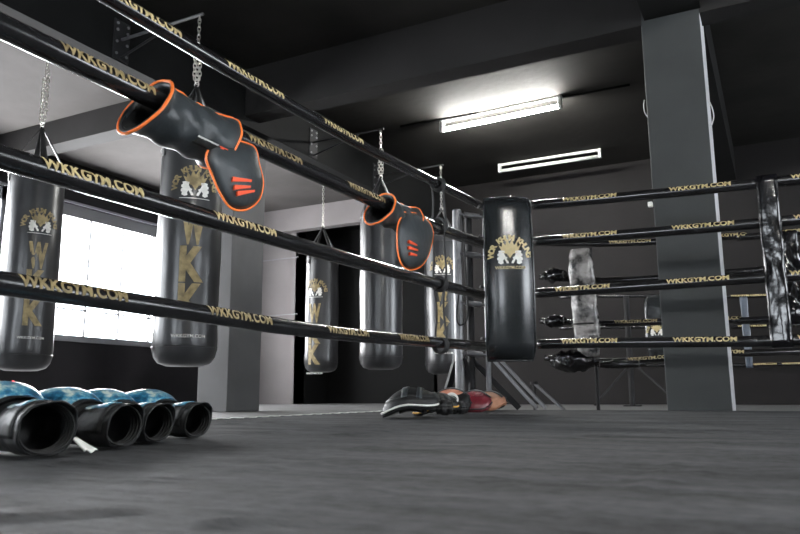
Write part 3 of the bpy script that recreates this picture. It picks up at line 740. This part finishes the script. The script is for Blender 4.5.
# ------------------------------------------------------------------ focus mitts by the left rope
def mitt(label, x, y, rz, tilt, mats, extra=None, s=1.0, zoff=.0):
    """curved striking pad (rim + face) with hand pocket and wrist cuff; local X = across the row"""
    face_m, rim_m, edge_m = mats
    o = thing('focus_mitt', label, 'focus mitt', (x, y, 0), 0, 'focus mitts piled by the left rope')
    Mx = Matrix.Translation((x, y, 0)) @ Matrix.Rotation(rz, 4, 'Z') @ Matrix.Translation((0, 0, zoff)) @ Matrix.Rotation(tilt, 4, 'Y') @ Matrix.Scale(s, 4)
    def sh(a, r):  # outline of the pad: rounded, longer than wide
        return V(r*.125*math.copysign(abs(math.cos(a))**.8, math.cos(a)), r*.10*math.copysign(abs(math.sin(a))**.8, math.sin(a)), 0)
    def cup(p, t): return V(p.x, p.y, .112-(5.2*(p.x*p.x) if p.x > 0 else 2.6*p.x*p.x)-4.5*p.y*p.y+t)
    bm = B(); n = 32
    prof = [(0, .014), (.4, .015), (.75, .017), (.92, .018), (1.0, .008), (1.03, -.010), (1.01, -.028), (.92, -.036), (.5, -.030), (0, -.026)]
    rings = []
    for r, t in prof:
        rings.append([bm.verts.new(Mx @ cup(sh(2*PI*i/n, r), t)) for i in range(n)] if r else [bm.verts.new(Mx @ V(0, 0, .112+t))])
    for a, b in zip(rings, rings[1:]):
        for k in range(n):
            q = [a[k % len(a)], a[(k+1) % len(a)], b[(k+1) % len(b)], b[k % len(b)]]; q = [v for i, v in enumerate(q) if v not in q[:i]]
            if len(q) > 2: bm.faces.new(q)
    obj('pad_rim', bm, rim_m, o, smooth=True)
    bm = B(); sheet(bm, lambda u, v: Mx @ cup(sh(2*PI*u, .05+(.60 if 'salmon' in label else .86)*v), .0195), 32, 6, .001); obj('striking_face', bm, face_m, o, smooth=True)
    bm = B(); tube(bm, [Mx @ cup(sh(2*PI*i/32, 1.035), -.006) for i in range(32)], .0048*s, 7, closed=True); obj('edge_piping', bm, edge_m, o, smooth=True)
    bm = B(); sheet(bm, lambda u, v: Mx @ (cup(V(-.01+.060*(u-.5)*2*.9, .085*math.cos(PI*v), 0), 0)+V(0, 0, -.028-.055*math.sin(PI*v))), 10, 12, .008); obj('hand_pocket', bm, M_glv, o, smooth=True)
    for xx in (-.045, .02):
        bm = B(); sheet(bm, lambda u, v: Mx @ cup(V(xx+.026*(u-.5), .098*math.cos(PI*(.05+.9*v)), 0), .022), 2, 14, .003); obj('cross_strap', bm, M_grd, o, smooth=True)
    bm = B(); sheet(bm, lambda u, v: Mx @ V(-.115-.07*u, .042*math.cos(2*PI*v), .045+.03*math.sin(2*PI*v)), 6, 20, .006); obj('wrist_cuff', bm, M_glv, o, smooth=True)
    bm = B(); sheet(bm, lambda u, v: Mx @ V(-.135-.03*u, .047*math.cos(2*PI*v), .045+.036*math.sin(2*PI*v)), 3, 20, .004); obj('cuff_strap', bm, M_strap, o, smooth=True)
    return o, Mx
VD = lambda px: (ray(px, 400).to_2d())
mb = [((M_glv, M_glv, M_cream), 'black focus mitt with white edging at the near end of the row', G(411, 418.5), 3.5, .0, 1.0, 0),
      ((M_glv, M_glv, M_yel), 'black focus mitt with yellow edging, second along the row', G(436, 417), 3.9, .0, .82, 0),
      ((M_tan, M_glv, M_glv), 'salmon topped black focus mitt with a round white badge, middle of the row', (-1.56, 3.60), -1.25, .0, 1.0, 0),
      ((M_maroon, M_maroon, M_glv), 'maroon focus mitt between the salmon one and the tan one', (-1.572, 3.97), -1.3, 0, .92, 0),
      ((M_tan2, M_tan2, M_tan2), 'plain tan leather focus mitt at the far end of the row', (-1.60, 4.29), -1.55, 0, .9, 0)]
for mts, lb, (x, y), rz, tl, s, zo in mb:
    o, Mx = mitt(lb, x, y, rz, tl, mts, s=s, zoff=zo)
    # settle onto the canvas
    lo = min((ch.matrix_world if False else Matrix()) @ v.co for ch in o.children for v in ch.data.vertices for _ in (0,)) if False else min(v.co.z for ch in o.children for v in ch.data.vertices)
    for ch in o.children:
        ch.data.transform(Matrix.Translation((0, 0, -lo+.004)))
    if 'salmon topped' in lb:
        q = ony(452, 402, y-.10); n = (O-q); n.z = 0; n.normalize()
        q = V(x, y, .0)+n*.152; q.z = .078
        R_ = n.to_track_quat('Z', 'Y').to_matrix().to_4x4(); R_.translation = q
        bm = B(); lathe(bm, [(0, .006), (.030, .006), (.036, 0), (.036, -.02)], seg=24, M=R_); bo = obj('round_badge', bm, M_cream, o)
        bm = B(); tube(bm, [R_ @ V(.025*math.cos(t), .018*math.sin(t), .007) for t in [2*PI*i/20 for i in range(20)]], .0025, 5, closed=True)
        tube(bm, [R_ @ V(-.014, .006, .007), R_ @ V(0, -.010, .007), R_ @ V(.016, .009, .007)], .003, 5); obj('badge_mark', bm, mat('green black print', (.03, .07, .04), .5), bo)

# ------------------------------------------------------------------ second ring behind
Y2 = 5.42
def z2(px, py): q = ony(px, py, Y2); return (q.x, Y2, q.z)
R2D = [([(540, 243), (600, 244), (655, 242), (740, 236), (800, 232)], [(630, 243), (732, 236), (793, 231)], 'topmost thin rope of the second ring, seen behind the near ropes'),
       ([(540, 277), (600, 280.5), (660, 278), (760, 270), (800, 267)], [], 'second rope of the far ring, level with the wrapped pad middle'),
       ([(540, 321), (600, 323.5), (660, 322), (735, 319.5), (800, 318)], [(636, 322), (723, 319.5)], 'third rope of the far ring, crossing the grey wrapped pad low'),
       ([(545, 358), (600, 361), (640, 360), (735, 353), (800, 351.5)], [(650, 358), (735, 353)], 'lowest rope of the far ring, just above the black wrapped bundle')]
for pts, tx, lb in R2D:
    P = [z2(a, b) for a, b in pts]; e = P[-1]; P.append((4.0, Y2, e[2]+.03))
    c = [ony(a, b, Y2).x for a, b in tx]
    if c: c += [c[-1]+.7]
    rope('ring_rope', P, .024, lb, 'ropes of the far ring', c, M_gold, tlen=.3, capz=.024, ang=.4)
Y3 = 8.35
for (a, b, tx, lb) in ((297, 294, [(745, 297), (768, 296)], 'highest distant thin rope at the far side of the second ring'), (328, 325, [(752, 326)], 'middle distant thin rope at the far side of the second ring'), (366, 364, [(762, 364), (797, 364)], 'lowest distant thin rope at the far side of the second ring')):
    q0 = ony(560, a, Y3); q1 = ony(800, b, Y3)
    rope('ring_rope', [tuple(q0), tuple(q0.lerp(q1, .5)), tuple(q1), (4.2, Y3, q1.z+.03)], .019, lb, 'ropes of the far ring', [ony(u, v, Y3).x for u, v in tx], M_gold, tlen=.27, capz=.02, ang=.4)
def crumple(bm_f, seed):
    return bm_f
def wrapped_pad(label, px0, px1, py0, py1, Y, m, logo=False, twist=0, name='corner_pad', lean=0):
    a = ony(px0, (py0+py1)/2, Y); b = ony(px1, (py0+py1)/2, Y); zt = ony((px0+px1)/2, py0, Y).z; zb = ony((px0+px1)/2, py1, Y).z; w = b.x-a.x; cx = (a.x+b.x)/2
    o = thing(name, label, 'corner pad', (cx, Y, zb))
    def f(u, v):
        th = 2*PI*u; z = zb+(zt-zb)*v; k = 1-.25*abs(2*v-1)**6; r = 1+.10*noise.noise(V(math.cos(th)*2, math.sin(th)*2+label.__len__(), z*9))+.06*noise.noise(V(math.cos(th)*5, math.sin(th)*5, z*22))
        cc = math.copysign(abs(math.cos(th))**.6, math.cos(th)); ss = math.copysign(abs(math.sin(th))**.6, math.sin(th))
        return V(cx+w/2*k*r*cc+lean*(v-.5), Y+.05*k*r*ss, z)
    bm = B(); sheet(bm, f, 36, 40); bmesh.ops.remove_doubles(bm, verts=bm.verts[:], dist=1e-5)
    e = [x for x in bm.edges if x.is_boundary]; bmesh.ops.holes_fill(bm, edges=e, sides=0); obj('wrapped_body', bm, m, o, smooth=True)
    for z in (zb+(zt-zb)*.3, zb+(zt-zb)*.62):
        bm = B(); tube(bm, [(cx+w*.53*math.cos(t), Y+.062*math.sin(t), z) for t in [2*PI*i/24 for i in range(24)]], .006, 6, closed=True); obj('tie_cord', bm, M_strap, o)
    if logo:
        emblem(lambda u, v: V(cx+.01+u, Y-.066, zb+(zt-zb)*.42+v), o, .12, M_gold, M_white, line=False)
    return o
wrapped_pad('corner pad of the far ring wrapped in crumpled silver grey film', 572, 597, 249, 357, Y2-.1, M_plasticw, lean=-.03)
wrapped_pad('small far pad with a white logo peeking out left of the grey column', 645, 668, 296, 357, 7.6, M_pad, logo=True)
def bundle(label, px0, px1, py0, py1, Y, m=M_plastic):
    a = ony(px0, (py0+py1)/2, Y); b = ony(px1, (py0+py1)/2, Y); z0 = ony(px0, py1, Y).z; z1 = ony(px0, py0, Y).z; c = (a+b)/2; o = thing('turnbuckle_wrap', label, 'wrapped turnbuckle', (c.x, Y, z0), 0, 'film wrapped turnbuckles of the far ring')
    def f(u, v):
        th = 2*PI*u; e = math.sin(PI*min(1, max(0, v)))**.55; q = 1+.35*noise.noise(V(v*6, math.cos(th)*2, math.sin(th)*2+px0))+.15*noise.noise(V(v*16, math.cos(th)*5, math.sin(th)*5))
        return V(a.x+(b.x-a.x)*v, Y+.6*(z1-z0)/2*e*q*math.cos(th)+.004, (z0+z1)/2+(z1-z0)/2*e*q*math.sin(th))
    bm = B(); sheet(bm, f, 24, 36); bmesh.ops.remove_doubles(bm, verts=bm.verts[:], dist=1e-5); obj('film', bm, m, o, smooth=True)
    bm = B()
    for t in (.12, .85):
        x = a.x+(b.x-a.x)*t; tube(bm, [(x, Y+.022*math.cos(s), (z0+z1)/2+.022*math.sin(s)) for s in [2*PI*i/16 for i in range(16)]], .005, 6, closed=True)
    obj('tape_band', bm, M_strap, o)
bundle('large crumpled black film bundle just above the floor left of the column', 549, 596, 351, 373, Y2-.12)
bundle('thin black film wrap where the third far rope leaves the logo pad', 543, 568, 316, 328, Y2-.06)
bundle('thin black film wrap beside the logo pad at second far rope height', 541, 568, 270, 283, Y2-.06)
bundle('dull grey film wrap left of the column just under the lowest far rope', 594, 648, 361, 369, Y2-.10, M_rope)
# posts and feet of the second ring
def far_post(label, px, py0, Y, r=.022, braces=(), m=M_dsteel):
    t = ony(px, py0, Y); o = thing('corner_post', label, 'ring corner post', (t.x, Y, ZF))
    bm = B(); lathe(bm, [(0, ZF), (r, ZF), (r, t.z), (0, t.z)], (t.x, Y, 0), 14); obj('post', bm, m, o)
    bm = B(); box(bm, t.x-.08, t.x+.08, Y-.08, Y+.08, ZF, ZF+.012, bev=.002); obj('base_plate', bm, m, o)
    for i, (dx, dy, z) in enumerate(braces): brace(o, (t.x, Y, z), (t.x+dx, Y+dy, ZF+.012), .010, m=M_dsteel)
    return o
far_post('slim grey post standing behind the silver grey wrapped pad', 590, 248, Y2+.06, .014, [], m=M_dsteel)
far_post('dark steel post of the far ring between the wrapped pad and the column', 626, 296, 7.9, .03, [(.5, -.2, .45), (-.35, -.2, .40)])
q = ony(534, 384, 5.2); q2 = onz(566, 405, ZF+.012)
o = thing('floor_strut', 'slim grey angled strut rising from the floor between pad and column', 'steel strut', (q2.x, 5.3, ZF))
a_ = ony(534, 383, 5.3); b_ = ony(565, 407.5, 5.25); b_.z = ZF+.012; brace(o, a_, b_, .010)
bm = B(); box(bm, b_.x-.05, b_.x+.05, b_.y-.04, b_.y+.04, ZF, ZF+.01, bev=.002); obj('foot_plate', bm, M_dsteel, o)
bm = B(); lathe(bm, [(0, 0), (.03, 0), (.03, .02), (0, .02)], (a_.x, a_.y, a_.z-.01), 12); tube(bm, [a_, V(a_.x, a_.y, ZF)], .012, 8); obj('upright', bm, M_dsteel, o)
# spacers of the second ring at right
q = ony(793, 280, Y2); sp = thing('rope_spacer', 'crumpled black film spacer on the far ropes behind the wide strap', 'rope spacer', (q.x, Y2, .55))
strap_band(sp, q.x, Y2, .55, 1.17, .10, 'x', amp=.03, seed=9, off=.034)
q = ony(745, 315, Y3); sp = thing('rope_spacer', 'small distant blue grey spacer on the thinnest ropes right of the column', 'rope spacer', (q.x, Y3, .38))
strap_band(sp, q.x, Y3, ony(745, 368, Y3).z, ony(745, 297, Y3).z, .07, 'x', amp=.01, seed=5, off=.024, m=mat('blue grey film', (.06, .075, .10), .3, bump=.6, bump_scale=20))

# ------------------------------------------------------------------ lamps
def fixture(label, c, L, lit, yaw=0, group='ceiling tube lamps'):
    o = thing('tube_lamp', label, 'ceiling lamp', c, yaw, group); x, y, z = 0, 0, 0
    def ob(n, bm, m): bm.transform(o.matrix_basis); return obj(n, bm, m, o, smooth=(n == 'tube'))
    h = H-c[2]
    bm = B(); box(bm, -L/2, L/2, -.016, .016, h-.028, h, bev=.003); ob('housing', bm, M_fix if not lit else M_fix)
    for s in (-1, 1):
        bm = B(); box(bm, s*L/2-.018, s*L/2+.018, -.026, .026, -.022, h, bev=.004); ob('end_cap', bm, M_fix)
    bm = B(); tube(bm, [(-L/2+.01, 0, 0), (L/2-.01, 0, 0)], .021, 14); ob('tube', bm, M_tube if lit else M_tubeoff)
    return o
L1a, L1b = onz(442, 130, 2.87), onz(560, 106, 2.87); cc = (L1a+L1b)/2
fixture('lit white tube lamp on the black ceiling above the logo pad', (cc.x, cc.y, 2.87), (L1b-L1a).length, True, math.atan2(L1b.y-L1a.y, L1b.x-L1a.x))
L2a, L2b = onz(500, 171, 2.89), onz(600, 156, 2.89); cc2 = (L2a+L2b)/2
fixture('unlit white tube lamp farther back on the ceiling', (cc2.x, cc2.y, 2.89), (L2b-L2a).length, False, math.atan2(L2b.y-L2a.y, L2b.x-L2a.x))
for i, (x, y) in enumerate(((1.0, .15),)):
    fixture('lit tube lamp added out of view over the ring, high above the camera', (x, y, 2.90), 1.3, True)  # unseen lamp, added and placed to give the corner pad its highlight
cable('ceiling_conduit', None, [(cc.x-1.1, cc.y-.05, H-.012), (cc.x, cc.y+.01, H-.012), (cc.x+1.3, cc.y+.02, H-.012)], .012, M_beamd)
tag(bpy.data.objects['ceiling_conduit'], 'thin dark conduit running along the ceiling behind the lit tube lamp', 'conduit')
# small things on the column and wall
q = ony(651, 205, CY); bm = B(); box(bm, q.x-.016, q.x+.012, CY-.03, CY, q.z-.016, q.z+.016, bev=.003)
tag(obj('wall_socket', bm, M_white), 'tiny white box on the left edge of the grey column', 'socket')
q = ony(643, 103, CY); c_ = cable('cable_loop', None, [(q.x-.004, CY+.1, q.z+.06), (q.x-.010, CY+.1, q.z+.02), (q.x-.006, CY+.1, q.z-.03), (q.x+.022, CY+.1, q.z-.085)], .0035, M_cable)
tag(c_, 'short white cable loop at the left side of the grey column', 'cable')
q = ony(710, 112, CY+.12); c_ = cable('cable_loop', None, [(-.252, CY+.12, q.z+.08), (-.236, CY+.12, q.z+.02), (-.232, CY+.12, q.z-.04), (-.252, CY+.12, q.z-.1)], .0035, M_cable)
tag(c_, 'short white cable loop at the right side of the grey column', 'cable')
q = onx(13, 382, XL); bm = B(); lathe(bm, [(0, .014), (.012, .012), (.018, 0)], seg=12, M=Matrix.Translation((XL, q.y, q.z)) @ Matrix.Rotation(PI/2, 4, 'Y'))
tag(obj('indicator_lamp', bm, M_redled), 'tiny glowing red light low on the dark wall below the window', 'indicator light')

# ------------------------------------------------------------------ light
W = bpy.data.worlds.new('world'); S.world = W; W.use_nodes = True
bg = W.node_tree.nodes['Background']; bg.inputs[0].default_value = (.86, .93, 1, 1); bg.inputs[1].default_value = 20
def area(name, loc, rot, sx, sy, e, col=(1, .98, .97)):
    l = bpy.data.lights.new(name, 'AREA'); l.shape = 'RECTANGLE'; l.size = sx; l.size_y = sy; l.energy = e; l.color = col
    o = bpy.data.objects.new(name, l); COL.objects.link(o); o.location = loc; o.rotation_euler = rot; return o
zc = (WZ0+WZ1)/2
for i, (a, b) in enumerate(WINS): area('daylight', (XL-.35, (a+b)/2, zc), (0, -PI/2, 0), WZ1-WZ0, b-a, (380, 330, 170, 60)[i])
for a, b in RW: area('daylight', (XR+.35, (a+b)/2, zc), (0, PI/2, 0), WZ1-WZ0, b-a, 60)
for a, b in FWN: area('daylight', ((a+b)/2, YF-.35, zc), (PI/2, 0, 0), b-a, WZ1-WZ0, 14)  # fill light through the added front windows

S.view_settings.view_transform = 'Standard'; S.view_settings.look = 'None'; S.view_settings.gamma = 1; S.view_settings.exposure = 0.0
S.view_settings.use_curve_mapping = False
S.cycles.use_denoising = True; S.cycles.max_bounces = 8; S.cycles.diffuse_bounces = 4; S.cycles.transparent_max_bounces = 12
S.cycles.sample_clamp_indirect = 6
